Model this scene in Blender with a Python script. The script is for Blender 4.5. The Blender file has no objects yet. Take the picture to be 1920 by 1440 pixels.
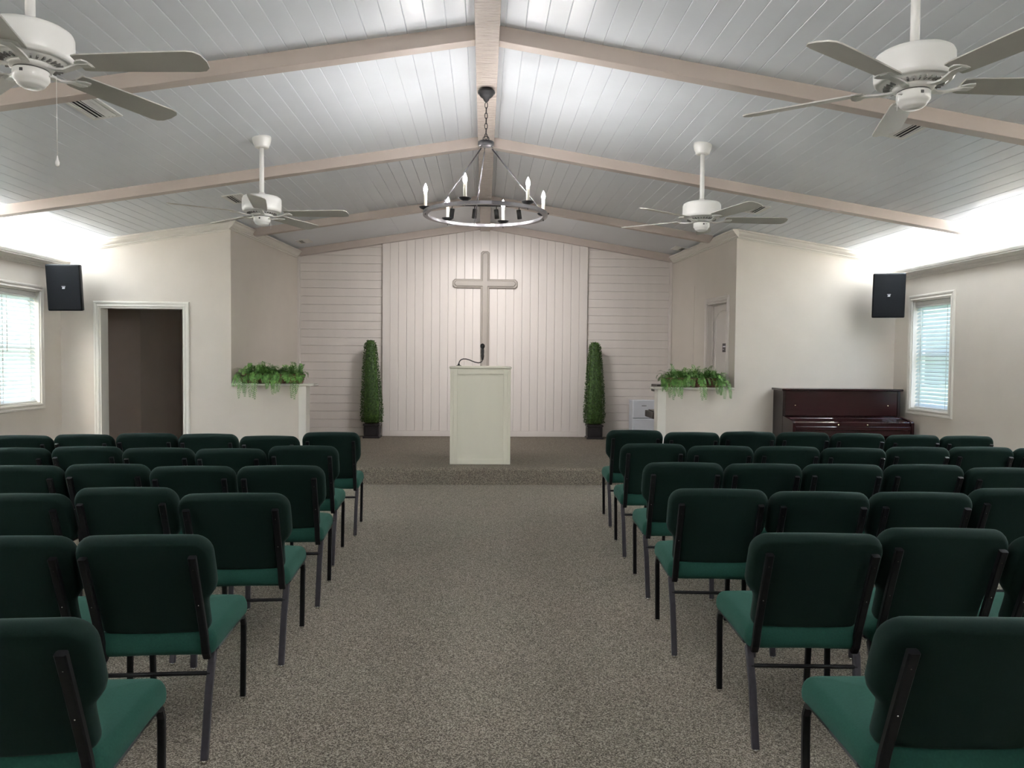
import bpy, bmesh, math, random
from mathutils import Vector, Matrix
PI = math.pi
random.seed(7)
S = bpy.context.scene
COL = S.collection

# ------------------------------------------------------------------ camera
cam_d = bpy.data.cameras.new('camera'); cam = bpy.data.objects.new('camera', cam_d); COL.objects.link(cam)
cam_d.sensor_fit = 'HORIZONTAL'; cam_d.sensor_width = 36.0; cam_d.lens = 36.0 * 1400 / 1920
cam_d.clip_start = 0.05; cam_d.clip_end = 200
cam.matrix_world = (Matrix.Translation((0, 0, 1.5)) @ Matrix.Rotation(math.radians(-2.1844), 4, 'Z')
                    @ Matrix.Rotation(math.radians(90 - 2.0264), 4, 'X') @ Matrix.Rotation(math.radians(0.5), 4, 'Z'))
S.camera = cam

# ------------------------------------------------------------------ exposure, sky, lights
S.view_settings.view_transform = 'Standard'; S.view_settings.look = 'None'
S.view_settings.gamma = 1.0; S.view_settings.use_curve_mapping = False
S.view_settings.exposure = 0.80
W = bpy.data.worlds.new('sky'); S.world = W; W.use_nodes = True
wn = W.node_tree; wn.nodes.clear()
sky = wn.nodes.new('ShaderNodeTexSky'); sky.sky_type = 'NISHITA'; sky.sun_disc = False
sky.sun_elevation = math.radians(48); sky.sun_rotation = math.radians(200)
sky.air_density = 1.0; sky.dust_density = 6.0; sky.ozone_density = 1.0
bg = wn.nodes.new('ShaderNodeBackground'); bg.inputs['Strength'].default_value = 1.1
wo = wn.nodes.new('ShaderNodeOutputWorld')
wn.links.new(sky.outputs[0], bg.inputs['Color']); wn.links.new(bg.outputs[0], wo.inputs['Surface'])

COVE_W, BULB_E, TRACK_W = 430.0, 3400.0, 40.0

def area_light(name, loc, rot, sx, sy, power, color):
    d = bpy.data.lights.new(name, 'AREA'); d.shape = 'RECTANGLE'; d.size = sx; d.size_y = sy
    d.energy = power; d.color = color
    o = bpy.data.objects.new(name, d); o.location = loc; o.rotation_euler = rot; COL.objects.link(o); return o
# LED strips lying in the two cove troughs along the side walls, shining up at the ceiling
area_light('cove_light_left', (-5.265, 3.15, 2.615), (PI, 0, 0), 0.05, 12.7, COVE_W, (0.94, 0.975, 1.0))
area_light('cove_light_right', (5.333, 3.15, 2.615), (PI, 0, 0), 0.05, 12.7, COVE_W, (0.94, 0.975, 1.0))

# ------------------------------------------------------------------ materials
def new_mat(name):
    m = bpy.data.materials.new(name); m.use_nodes = True
    return m, m.node_tree, m.node_tree.nodes['Principled BSDF']
def plain(name, col, rough=0.6, metal=0.0, noise=0.0, nscale=20.0, bump=0.0, bscale=200.0, sheen=0.0, spec=None, coat=0.0, stretch=(1, 1, 1), bdist=.004):
    m, t, b = new_mat(name); N, L = t.nodes, t.links
    b.inputs['Base Color'].default_value = (*col, 1); b.inputs['Roughness'].default_value = rough
    b.inputs['Metallic'].default_value = metal
    if spec is not None: b.inputs['Specular IOR Level'].default_value = spec
    if coat: b.inputs['Coat Weight'].default_value = coat; b.inputs['Coat Roughness'].default_value = 0.05
    if sheen:
        b.inputs['Sheen Weight'].default_value = sheen; b.inputs['Sheen Roughness'].default_value = 0.35
        b.inputs['Sheen Tint'].default_value = (0.45, 0.8, 0.7, 1)
    tc = N.new('ShaderNodeTexCoord'); mp = N.new('ShaderNodeMapping'); mp.inputs['Scale'].default_value = stretch
    L.new(tc.outputs['Object'], mp.inputs['Vector'])
    if noise:
        n = N.new('ShaderNodeTexNoise'); n.inputs['Scale'].default_value = nscale; n.inputs['Detail'].default_value = 5
        r = N.new('ShaderNodeValToRGB')
        r.color_ramp.elements[0].color = (*[c * (1 - noise) for c in col], 1); r.color_ramp.elements[0].position = .3
        r.color_ramp.elements[1].color = (*[min(1, c * (1 + noise)) for c in col], 1); r.color_ramp.elements[1].position = .7
        L.new(mp.outputs[0], n.inputs['Vector']); L.new(n.outputs['Fac'], r.inputs['Fac']); L.new(r.outputs[0], b.inputs['Base Color'])
    if bump:
        n2 = N.new('ShaderNodeTexNoise'); n2.inputs['Scale'].default_value = bscale; n2.inputs['Detail'].default_value = 3
        bu = N.new('ShaderNodeBump'); bu.inputs['Strength'].default_value = bump; bu.inputs['Distance'].default_value = bdist
        L.new(mp.outputs[0], n2.inputs['Vector']); L.new(n2.outputs['Fac'], bu.inputs['Height']); L.new(bu.outputs[0], b.inputs['Normal'])
    return m
M = {}
M['wall'] = plain('greige_wall_paint', (.66, .610, .542), .55, noise=.02, nscale=3, bump=.08, bscale=120)
M['board'] = plain('greige_board_paint', (.69, .645, .605), .38, noise=.03, nscale=6, bump=.10, bscale=60, stretch=(1, 1, .1))
M['trim'] = plain('cream_trim_paint', (.72, .685, .62), .38, noise=.02, nscale=5)
M['white_trim'] = plain('white_trim_paint', (.82, .80, .735), .35, noise=.015, nscale=5)
M['ceiling'] = plain('white_ceiling_paint', (.76, .80, .845), .33, noise=.015, nscale=4, bump=.05, bscale=50)
M['beam'] = plain('beige_beam_paint', (.52, .45, .405), .30, noise=.03, nscale=6, bump=.06, bscale=30)
M['ridge'] = plain('rough_ridge_paint', (.50, .435, .39), .26, noise=.04, nscale=10, bump=.6, bscale=14, stretch=(.6, 3.5, 1), bdist=.03)
M['cross'] = plain('cross_paint', (.365, .33, .29), .42, noise=.02, nscale=8)
M['lectern'] = plain('lectern_paint', (.76, .745, .635), .36, noise=.02, nscale=6, bump=.05, bscale=60, stretch=(1, 1, .1))
M['fan'] = plain('white_enamel', (.80, .80, .77), .28, noise=.01, nscale=6)
M['blade'] = plain('fan_blade_white', (.52, .51, .47), .4, noise=.03, nscale=10)
M['slot'] = plain('dark_slot', (.05, .05, .048), .7, noise=.1)
M['slot_grey'] = plain('grey_slot', (.22, .22, .21), .6, noise=.05)
M['iron'] = plain('black_iron', (.022, .022, .025), .38, metal=.35, noise=.2, nscale=30)
M['ring'] = plain('gunmetal', (.16, .155, .165), .28, metal=.85, noise=.1, nscale=30)
M['candle'] = plain('candle_sleeve', (.86, .83, .70), .5, noise=.02)
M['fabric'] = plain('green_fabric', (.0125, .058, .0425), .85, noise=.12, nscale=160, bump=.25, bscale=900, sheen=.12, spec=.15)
M['fabric_shaded'] = plain('green_fabric_shaded', (.0034, .0125, .0096), .85, noise=.12, nscale=160, bump=.25, bscale=900, sheen=.10, spec=.15)  # seat cloth darkened: the shade on the chair backs is put into its colour
M['frame'] = plain('black_frame_paint', (.005, .005, .006), .45, spec=.2, noise=.15, nscale=40)
M['leg'] = plain('charcoal_leg_paint', (.036, .033, .040), .42, spec=.3, noise=.15, nscale=40)
M['chrome'] = plain('chrome', (.62, .62, .60), .2, metal=1.0, noise=.05)
M['piano'] = plain('mahogany_gloss', (.018, .0055, .006), .04, noise=.08, nscale=14, spec=.3, stretch=(.3, 2, 2))
M['piano_dark'] = plain('dark_mahogany', (.016, .0095, .0085), .2, noise=.2, nscale=20, spec=.3)
M['brass'] = plain('brass', (.65, .55, .34), .25, metal=1.0, noise=.05)
M['ivory'] = plain('ivory_key', (.75, .73, .66), .3, noise=.02)
M['speaker'] = plain('black_speaker_cloth', (.007, .0078, .0092), .8, spec=.15, noise=.2, nscale=200, bump=.2, bscale=600)
M['speaker_case'] = plain('black_speaker_case', (.008, .008, .009), .55, spec=.25, noise=.15, nscale=60)
M['badge'] = plain('silver_badge', (.75, .76, .78), .35, noise=.03)
M['pot'] = plain('black_pot', (.016, .014, .016), .35, noise=.15)
M['soil'] = plain('dark_soil', (.03, .022, .015), .9, noise=.3, nscale=60)
M['basket'] = plain('brown_wicker', (.12, .045, .026), .6, noise=.5, nscale=50, bump=.6, bscale=90, stretch=(1, 1, 3))
M['fridge'] = plain('white_appliance', (.74, .78, .84), .35, noise=.01)
M['grey_mark'] = plain('grey_print', (.22, .24, .27), .5, noise=.02)
M['organ'] = plain('dark_console_wood', (.035, .026, .026), .3, noise=.3, nscale=20, stretch=(1, .2, 1))
M['sign'] = plain('dark_sign', (.07, .055, .06), .5, noise=.05)
M['hall'] = plain('hall_wall_paint', (.62, .52, .46), .6, noise=.03, nscale=3)
M['mic'] = plain('matte_black', (.012, .012, .013), .5, noise=.2, nscale=100)
M['grass'] = plain('lawn_grass', (.16, .24, .10), .9, noise=.3, nscale=3)
M['cord'] = plain('white_cord', (.72, .74, .72), .6, noise=.02)

def leaf_mat(name, c1, c2, scale):
    m, t, b = new_mat(name); N, L = t.nodes, t.links
    tc = N.new('ShaderNodeTexCoord'); n = N.new('ShaderNodeTexNoise'); n.inputs['Scale'].default_value = scale; n.inputs['Detail'].default_value = 6
    r = N.new('ShaderNodeValToRGB'); r.color_ramp.elements[0].color = (*c1, 1); r.color_ramp.elements[0].position = .35
    r.color_ramp.elements[1].color = (*c2, 1); r.color_ramp.elements[1].position = .65
    L.new(tc.outputs['Object'], n.inputs['Vector']); L.new(n.outputs['Fac'], r.inputs['Fac']); L.new(r.outputs[0], b.inputs['Base Color'])
    b.inputs['Roughness'].default_value = .5; return m
M['fern'] = leaf_mat('fern_green', (.045, .135, .022), (.165, .33, .075), 22)
M['boxwood'] = leaf_mat('boxwood_green', (.012, .040, .007), (.075, .155, .026), 45)
M['fern_stem'] = plain('fern_stem', (.10, .18, .05), .6, noise=.1)

def carpet(name, dark, mid, light, scale):
    m, t, b = new_mat(name); N, L = t.nodes, t.links
    tc = N.new('ShaderNodeTexCoord')
    v = N.new('ShaderNodeTexVoronoi'); v.inputs['Scale'].default_value = scale
    n = N.new('ShaderNodeTexNoise'); n.inputs['Scale'].default_value = scale * .45; n.inputs['Detail'].default_value = 4
    big = N.new('ShaderNodeTexNoise'); big.inputs['Scale'].default_value = 1.3; big.inputs['Detail'].default_value = 3
    L.new(tc.outputs['Object'], v.inputs['Vector']); L.new(tc.outputs['Object'], n.inputs['Vector']); L.new(tc.outputs['Object'], big.inputs['Vector'])
    sep = N.new('ShaderNodeSeparateColor'); L.new(v.outputs['Color'], sep.inputs[0])
    mx = N.new('ShaderNodeMath'); mx.operation = 'MULTIPLY_ADD'; mx.inputs[1].default_value = .62
    L.new(sep.outputs[0], mx.inputs[0])
    ad = N.new('ShaderNodeMath'); ad.operation = 'MULTIPLY'; ad.inputs[1].default_value = .38; L.new(n.outputs['Fac'], ad.inputs[0]); L.new(ad.outputs[0], mx.inputs[2])
    r = N.new('ShaderNodeValToRGB'); e = r.color_ramp.elements
    e[0].color = (*dark, 1); e[0].position = .22; e[1].color = (*light, 1); e[1].position = .80
    k = r.color_ramp.elements.new(.50); k.color = (*mid, 1)
    L.new(mx.outputs[0], r.inputs['Fac'])
    hs = N.new('ShaderNodeMixRGB'); hs.blend_type = 'MULTIPLY'; hs.inputs['Fac'].default_value = 1.0
    r2 = N.new('ShaderNodeValToRGB'); r2.color_ramp.elements[0].color = (.93, .97, .92, 1); r2.color_ramp.elements[1].color = (1.06, 1.0, .98, 1)
    L.new(big.outputs['Fac'], r2.inputs['Fac']); L.new(r.outputs[0], hs.inputs[1]); L.new(r2.outputs[0], hs.inputs[2])
    L.new(hs.outputs[0], b.inputs['Base Color'])
    bu = N.new('ShaderNodeBump'); bu.inputs['Strength'].default_value = .5; bu.inputs['Distance'].default_value = .006
    L.new(v.outputs['Distance'], bu.inputs['Height']); L.new(bu.outputs[0], b.inputs['Normal'])
    b.inputs['Roughness'].default_value = .95; b.inputs['Specular IOR Level'].default_value = .1
    return m
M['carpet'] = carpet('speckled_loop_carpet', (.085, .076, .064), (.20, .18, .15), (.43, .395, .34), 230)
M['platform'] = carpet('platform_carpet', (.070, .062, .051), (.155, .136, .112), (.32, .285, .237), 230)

def glow(name, col, strength):
    m = bpy.data.materials.new(name); m.use_nodes = True; t = m.node_tree; t.nodes.clear()
    e = t.nodes.new('ShaderNodeEmission'); o = t.nodes.new('ShaderNodeOutputMaterial')
    e.inputs['Color'].default_value = (*col, 1); e.inputs['Strength'].default_value = strength
    t.links.new(e.outputs[0], o.inputs['Surface']); return m
M['filament'] = glow('lit_filament', (1.0, .965, .95), BULB_E)
def envelope_material():
    m = bpy.data.materials.new('lit_bulb_glass'); m.use_nodes = True; t = m.node_tree; t.nodes.clear(); N = t.nodes
    e = N.new('ShaderNodeEmission'); e.inputs['Color'].default_value = (1, .95, .97, 1); e.inputs['Strength'].default_value = 9.0
    tr = N.new('ShaderNodeBsdfTransparent'); a = N.new('ShaderNodeAddShader'); o = N.new('ShaderNodeOutputMaterial')
    t.links.new(tr.outputs[0], a.inputs[0]); t.links.new(e.outputs[0], a.inputs[1]); t.links.new(a.outputs[0], o.inputs['Surface']); return m
M['bulb'] = envelope_material()
M['lens'] = glow('lit_spot_lens', (1.0, .93, .90), 6.0)
def slat_material():
    m, t, b = new_mat('white_blind_slat'); N, L = t.nodes, t.links
    b.inputs['Base Color'].default_value = (.80, .83, .84, 1); b.inputs['Roughness'].default_value = .4
    tr = N.new('ShaderNodeBsdfTranslucent'); tr.inputs['Color'].default_value = (.82, .89, .94, 1)
    mx = N.new('ShaderNodeMixShader'); mx.inputs['Fac'].default_value = .45
    n = N.new('ShaderNodeTexNoise'); n.inputs['Scale'].default_value = 3
    mr = N.new('ShaderNodeMapRange'); mr.inputs['To Min'].default_value = .42; mr.inputs['To Max'].default_value = .50
    L.new(n.outputs['Fac'], mr.inputs['Value']); L.new(mr.outputs[0], mx.inputs['Fac'])
    L.new(b.outputs[0], mx.inputs[1]); L.new(tr.outputs[0], mx.inputs[2]); L.new(mx.outputs[0], N['Material Output'].inputs['Surface'])
    return m
M['slat'] = slat_material()
def glass_material():
    m, t, b = new_mat('window_glass'); b.inputs['Base Color'].default_value = (.95, .98, .97, 1)
    b.inputs['Roughness'].default_value = .02; b.inputs['Transmission Weight'].default_value = 1.0; b.inputs['IOR'].default_value = 1.05
    return m
M['glass'] = glass_material()

# ------------------------------------------------------------------ mesh helpers
class MB:
    def __init__(s): s.v, s.f, s.sm = [], [], []
    def add(s, v, f, smooth=False):
        o = len(s.v); s.v += [tuple(p) for p in v]; s.f += [tuple(i + o for i in q) for q in f]; s.sm += [smooth] * len(f); return s
    def box(s, x0, x1, y0, y1, z0, z1):
        v = [(x, y, z) for z in (z0, z1) for y in (y0, y1) for x in (x0, x1)]
        return s.add(v, [(0, 2, 3, 1), (4, 5, 7, 6), (0, 1, 5, 4), (2, 6, 7, 3), (0, 4, 6, 2), (1, 3, 7, 5)])
    def cbox(s, x0, x1, y0, y1, z0, z1, c):
        # chamfered box
        xs, ys, zs = (x0, x1), (y0, y1), (z0, z1); bm = bmesh.new()
        pts = []
        for i, x in enumerate(xs):
            for j, y in enumerate(ys):
                for k, z in enumerate(zs):
                    sx, sy, sz = (1 - 2 * i) * c, (1 - 2 * j) * c, (1 - 2 * k) * c
                    pts += [(x, y + sy, z + sz), (x + sx, y, z + sz), (x + sx, y + sy, z)]
        for p in pts: bm.verts.new(p)
        r = bmesh.ops.convex_hull(bm, input=bm.verts[:]); bmesh.ops.dissolve_limit(bm, angle_limit=.01, verts=bm.verts[:], edges=bm.edges[:])
        bm.verts.index_update()
        s.add([v.co[:] for v in bm.verts], [[v.index for v in f.verts] for f in bm.faces]); bm.free(); return s
    def prism(s, poly, axis, a, b):
        n = len(poly)
        def P(q, t):
            return {'x': (t, q[0], q[1]), 'y': (q[0], t, q[1]), 'z': (q[0], q[1], t)}[axis]
        v = [P(q, a) for q in poly] + [P(q, b) for q in poly]
        f = [tuple(range(n))[::-1], tuple(range(n, 2 * n))] + [(i, (i + 1) % n, n + (i + 1) % n, n + i) for i in range(n)]
        return s.add(v, f)
    def sweep(s, path, prof, up=(0, 0, 1), caps=True, smooth=False, closed=False):
        # prof: list of (side, up) offsets carried along path
        path = [Vector(p) for p in path]; n, k = len(path), len(prof); up = Vector(up); v = []
        for i, p in enumerate(path):
            if closed: t = path[(i + 1) % n] - path[i - 1]
            else: t = path[min(i + 1, n - 1)] - path[max(i - 1, 0)]
            t.normalize(); sd = t.cross(up)
            if sd.length < 1e-4: sd = t.cross(Vector((1, 0, 0)))
            sd.normalize(); u = sd.cross(t).normalized()
            v += [p + sd * a + u * b for a, b in prof]
        f = []
        for i in range(n if closed else n - 1):
            j = (i + 1) % n
            f += [(i * k + q, i * k + (q + 1) % k, j * k + (q + 1) % k, j * k + q) for q in range(k)]
        s.add(v, f, smooth)
        if caps and not closed: s.f += [tuple(len(s.v) - n * k + q for q in range(k))[::-1], tuple(len(s.v) - k + q for q in range(k))]; s.sm += [False, False]
        return s
    def tube(s, path, r, n=8, closed=False, smooth=True, up=(0, 0, 1)):
        return s.sweep(path, [(r * math.cos(2 * PI * i / n), r * math.sin(2 * PI * i / n)) for i in range(n)], up=up, smooth=smooth, closed=closed)
    def lathe(s, prof, n=24, c=(0, 0, 0), smooth=True, axis='z'):
        k = len(prof); v = []
        for i in range(n):
            a = 2 * PI * i / n
            for r, z in prof:
                p = (r * math.cos(a), r * math.sin(a), z) if axis == 'z' else (z, r * math.cos(a), r * math.sin(a)) if axis == 'x' else (r * math.sin(a), z, r * math.cos(a))
                v.append((p[0] + c[0], p[1] + c[1], p[2] + c[2]))
        f = [(i * k + j, ((i + 1) % n) * k + j, ((i + 1) % n) * k + j + 1, i * k + j + 1) for i in range(n) for j in range(k - 1)]
        s.add(v, f, smooth)
        o = len(s.v) - n * k
        if prof[0][0] > 1e-5: s.f.append(tuple(o + i * k for i in range(n))[::-1]); s.sm.append(False)
        if prof[-1][0] > 1e-5: s.f.append(tuple(o + i * k + k - 1 for i in range(n))); s.sm.append(False)
        return s
    def xf(s, mat):
        s.v = [tuple(mat @ Vector(p)) for p in s.v]; return s
    def mesh(s, name, m):
        me = bpy.data.meshes.new(name); me.from_pydata(s.v, [], s.f)
        me.polygons.foreach_set('use_smooth', s.sm)
        bm = bmesh.new(); bm.from_mesh(me); bmesh.ops.remove_doubles(bm, verts=bm.verts[:], dist=1e-6); bmesh.ops.recalc_face_normals(bm, faces=bm.faces[:]); bm.to_mesh(me); bm.free()
        me.materials.append(M[m] if isinstance(m, str) else m); return me
    def build(s, name, m, parent=None, bevel=0.0, loc=None, rot=None):
        o = bpy.data.objects.new(name, s.mesh(name, m)); COL.objects.link(o)
        if parent: o.parent = parent
        if loc: o.location = loc
        if rot: o.rotation_euler = rot
        if bevel:
            b = o.modifiers.new('bevel', 'BEVEL'); b.width = bevel; b.segments = 2; b.limit_method = 'ANGLE'
        return o
def struct(o, label=None):
    o['kind'] = 'structure'
    if label: o['label'] = label
    return o
def tag(o, label, cat, group=None):
    o['label'] = label; o['category'] = cat
    if group: o['group'] = group
    return o
def empty(name, loc=(0, 0, 0), rz=0.0, label=None, cat=None, group=None):
    o = bpy.data.objects.new(name, None); o.empty_display_size = .1; COL.objects.link(o); o.location = loc; o.rotation_euler = (0, 0, rz)
    if label: tag(o, label, cat, group)
    return o
def inst(name, mesh, parent, loc=None, rot=None):
    o = bpy.data.objects.new(name, mesh); COL.objects.link(o); o.parent = parent
    if loc: o.location = loc
    if rot: o.rotation_euler = rot
    return o
def copy_tree(o, parent=None):
    c = o.copy(); COL.objects.link(c)
    if parent: c.parent = parent
    for ch in list(o.children): copy_tree(ch, c)
    return c
def clip_poly(poly, a, b, c):
    # keep a*x + b*z <= c
    out = []
    for i, p in enumerate(poly):
        q = poly[(i + 1) % len(poly)]; dp, dq = a * p[0] + b * p[1] - c, a * q[0] + b * q[1] - c
        if dp <= 0: out.append(p)
        if dp * dq < 0:
            t = dp / (dp - dq); out.append((p[0] + t * (q[0] - p[0]), p[1] + t * (q[1] - p[1])))
    return out
def pillow(outline, t, r, fn, n=5, dome=0.0, rings=(.55,), ri=None):
    """Rounded pad over a CCW outline (u, v); w is thickness; fn(u, v, w) -> xyz."""
    N_ = len(outline); nrm = []
    for i in range(N_):
        p, q, s = Vector(outline[i - 1]), Vector(outline[i]), Vector(outline[(i + 1) % N_])
        e1, e2 = (q - p).normalized(), (s - q).normalized(); a = Vector((e1.y, -e1.x)) + Vector((e2.y, -e2.x))
        nrm.append(a.normalized())
    cx = sum(p[0] for p in outline) / N_; cy = sum(p[1] for p in outline) / N_
    rows = []
    for k in range(-n, n + 1):
        th = PI / 2 * k / n; ins = (ri or r) * (1 - math.cos(th)); w = math.copysign(t / 2 - r, k) + r * math.sin(th) if k else 0
        rows.append([(outline[i][0] - nrm[i].x * ins, outline[i][1] - nrm[i].y * ins, w) for i in range(N_)])
    def shrink(row, f, dw): return [(cx + (u - cx) * f, cy + (v - cy) * f, w + dw) for u, v, w in row]
    lo, hi = rows[0], rows[-1]
    rows = [shrink(lo, f, -dome * (1 - f * f)) for f in reversed(rings)] + rows + [shrink(hi, f, dome * (1 - f * f)) for f in rings]
    v = [fn(*p) for row in rows for p in row]; f = []
    for a in range(len(rows) - 1):
        f += [(a * N_ + i, a * N_ + (i + 1) % N_, (a + 1) * N_ + (i + 1) % N_, (a + 1) * N_ + i) for i in range(N_)]
    v.append(fn(cx, cy, lo[0][2] - dome)); v.append(fn(cx, cy, hi[0][2] + dome)); o = len(v) - 2; L_ = (len(rows) - 1) * N_
    f += [(i, o, (i + 1) % N_) for i in range(N_)] + [(L_ + i, L_ + (i + 1) % N_, o + 1) for i in range(N_)]
    mb = MB(); mb.add(v, f, True); return mb

# ------------------------------------------------------------------ room measures
XL, XR = -5.309, 5.377            # side walls
YR, YF, YA = -3.5, 9.6, 12.28     # rear wall, front wall, alcove back wall
ZR, SL = 3.70, 0.161              # ceiling height at the ridge, slope
def zc(x): return ZR - SL * abs(x)
ALx0, ALx1, ARx0, ARx1 = -3.20, -3.02, 3.262, 3.10   # alcove side walls at YF and YA

# floor and platform
struct(MB().box(XL - .15, XR + .15, YR - .15, 12.7, -.08, 0).build('floor', 'carpet'), 'speckled grey-brown loop pile carpet floor')
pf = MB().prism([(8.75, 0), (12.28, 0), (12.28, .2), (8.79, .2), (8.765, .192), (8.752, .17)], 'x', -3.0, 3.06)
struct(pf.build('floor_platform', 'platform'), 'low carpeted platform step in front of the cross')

# side walls with one window hole each
def side_wall(name, x0, x1, wy0, wy1, wz0, wz1, top):
    m = MB()
    m.box(x0, x1, YR, wy0, 0, top).box(x0, x1, wy1, YF + .18, 0, top).box(x0, x1, wy0, wy1, 0, wz0).box(x0, x1, wy0, wy1, wz1, top)
    return struct(m.build(name, 'wall'))
WL = (8.385, 9.155, .905, 2.24); WR_ = (8.42, 9.20, .905, 2.25)
side_wall('wall_left', XL - .15, XL, *WL, zc(XL) + .03)
side_wall('wall_right', XR, XR + .15, *WR_, zc(XR) + .03)
m = MB().prism([(XL - .15, 0), (XR + .15, 0), (XR + .15, zc(XR)), (0, ZR + .02), (XL - .15, zc(XL))], 'y', YR - .15, YR)
struct(m.build('wall_rear', 'wall'))
# front walls flanking the alcove (each with its low planter wall)
def top(x): return zc(x) + .02
T = .18
m = MB()
m.prism([(XL, 0), (-4.833, 0), (-4.833, top(-4.833)), (XL, top(XL))], 'y', YF, YF + T)
m.prism([(-4.833, 2.095), (-3.784, 2.095), (-3.784, top(-3.784)), (-4.833, top(-4.833))], 'y', YF, YF + T)
m.prism([(-3.784, 0), (ALx0, 0), (ALx0, top(ALx0)), (-3.784, top(-3.784))], 'y', YF, YF + T)
struct(m.build('wall_front_left', 'wall'))
struct(MB().box(ALx0, -2.345, YF, YF + T, 0, 1.115).build('wall_planter_left', 'wall'), 'low wall carrying the left fern planter')
m = MB()
m.prism([(ARx0, 0), (XR, 0), (XR, top(XR)), (ARx0, top(ARx0))], 'y', YF, YF + T)
struct(m.build('wall_front_right', 'wall'))
struct(MB().box(2.36, ARx0, YF, YF + T, 0, 1.105).build('wall_planter_right', 'wall'), 'low wall carrying the right fern planter')
# alcove side walls (slightly splayed)
def alcove_wall(name, xa, xb, side, hole=None):
    L_ = math.hypot(xb - xa, YA - YF); a = math.atan2(YA - YF, xb - xa)
    m = MB(); t0, t1 = (0, .14) if side < 0 else (-.14, 0); zt = zc(xb) + .03
    if hole:
        h0, h1, hz = hole
        m.box(0.0, h0, t0, t1, 0, zt).box(h1, L_, t0, t1, 0, zt).box(h0, h1, t0, t1, hz, zt)
    else: m.box(0.0, L_, t0, t1, 0, zt)
    return struct(m.build(name, 'wall', loc=(xa, YF + .002, 0), rot=(0, 0, a))), a, L_
wal, aL, LL = alcove_wall('wall_alcove_left', ALx0, ALx1, -1)
war, aR, LR = alcove_wall('wall_alcove_right', ARx0, ARx1, 1, (.27, 1.02, 2.29))

# altar wall with shiplap and centre panel of vertical boards
GT = 3.585                        # underside of gable trim at the ridge
def zg(x): return GT - SL * abs(x) + .06
aw = struct(MB().prism([(-3.1, .0), (3.2, .0), (3.2, zc(3.2) + .02), (0, ZR + .02), (-3.1, zc(3.1) + .02)], 'y', YA + .02, YA + .16).build('wall_altar', 'board'), 'panelled back wall of the platform alcove')
def clipped_board(x0, x1, z0, z1):
    p = [(x0, z0), (x1, z0), (x1, z1), (x0, z1)]
    p = clip_poly(p, SL, 1, GT + .06); return clip_poly(p, -SL, 1, GT + .06)
def board(p, y0, y1, c=.004):
    """thin board with chamfered front edges; p polygon in x, z"""
    cx = sum(q[0] for q in p) / len(p); cz = sum(q[1] for q in p) / len(p)
    n = len(p); ins = []
    for i in range(n):
        a, q, b = Vector(p[i - 1]), Vector(p[i]), Vector(p[(i + 1) % n]); e1, e2 = (q - a).normalized(), (b - q).normalized()
        nn = Vector((-e1.y, e1.x)) + Vector((-e2.y, e2.x)); nn *= c / max(.3, (1 + e1.dot(e2))); ins.append((q.x + nn.x, q.y + nn.y))
    v = [(x, y1, z) for x, z in p] + [(x, y0 + c * .9, z) for x, z in p] + [(x, y0, z) for x, z in ins]
    f = [tuple(range(n)), tuple(range(2 * n, 3 * n))[::-1]]
    for k in (0, 1): f += [(k * n + i, (k + 1) * n + i, (k + 1) * n + (i + 1) % n, k * n + (i + 1) % n) for i in range(n)]
    return MB().add(v, f)
pitch = .1335
for xa, xb in ((-3.00, -1.65), (1.70, 3.09)):
    z = .20
    while z < 3.5:
        p = clipped_board(xa, xb, z + .0012, z + pitch - .0012)
        if len(p) >= 3 and max(q[1] for q in p) - min(q[1] for q in p) > .01:
            board(p, YA + random.uniform(-.0015, .0015), YA + .03).build('shiplap_board', 'board', aw)
        z += pitch
nb = 23; bw = (1.558 + 1.526) / nb
for i in range(nb):
    x0 = -1.526 + i * bw; p = clipped_board(x0 + .001, x0 + bw - .001, .29, 3.7)
    board(p, YA - .045 + random.uniform(-.001, .001), YA - .015).build('vertical_board', 'board', aw)
MB().prism([(-1.648, .2), (1.690, .2), (1.69, zg(1.69)), (0, zg(0)), (-1.648, zg(1.648))], 'y', YA - .018, YA + .03).build('panel_backing', 'board', aw)
for xa, xb in ((-1.650, -1.526), (1.558, 1.692)):
    board(clipped_board(xa, xb, .2, 3.6), YA - .054, YA - .01).build('edge_board', 'board', aw)
board([(-1.526, .2), (1.558, .2), (1.558, .29), (-1.526, .29)], YA - .055, YA - .01).build('base_board', 'board', aw)
board([(-.058, 3.0), (.085, 3.0), (.085, 3.55), (-.058, 3.55)], YA - .054, YA - .02, .004).build('ridge_post', 'board', aw)
for xa, xb in ((-3.03, -2.985), (3.055, 3.10)):
    board([(xa, .2), (xb, .2), (xb, 3.2), (xa, 3.2)], YA - .03, YA + .02).build('corner_strip', 'board', aw)
# white base strip of the shiplap
for xa, xb in ((-2.98, -1.65), (1.70, 3.05)):
    MB().box(xa, xb, YA - .012, YA + .01, .2, .225).build('base_strip', 'trim', aw)

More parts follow.
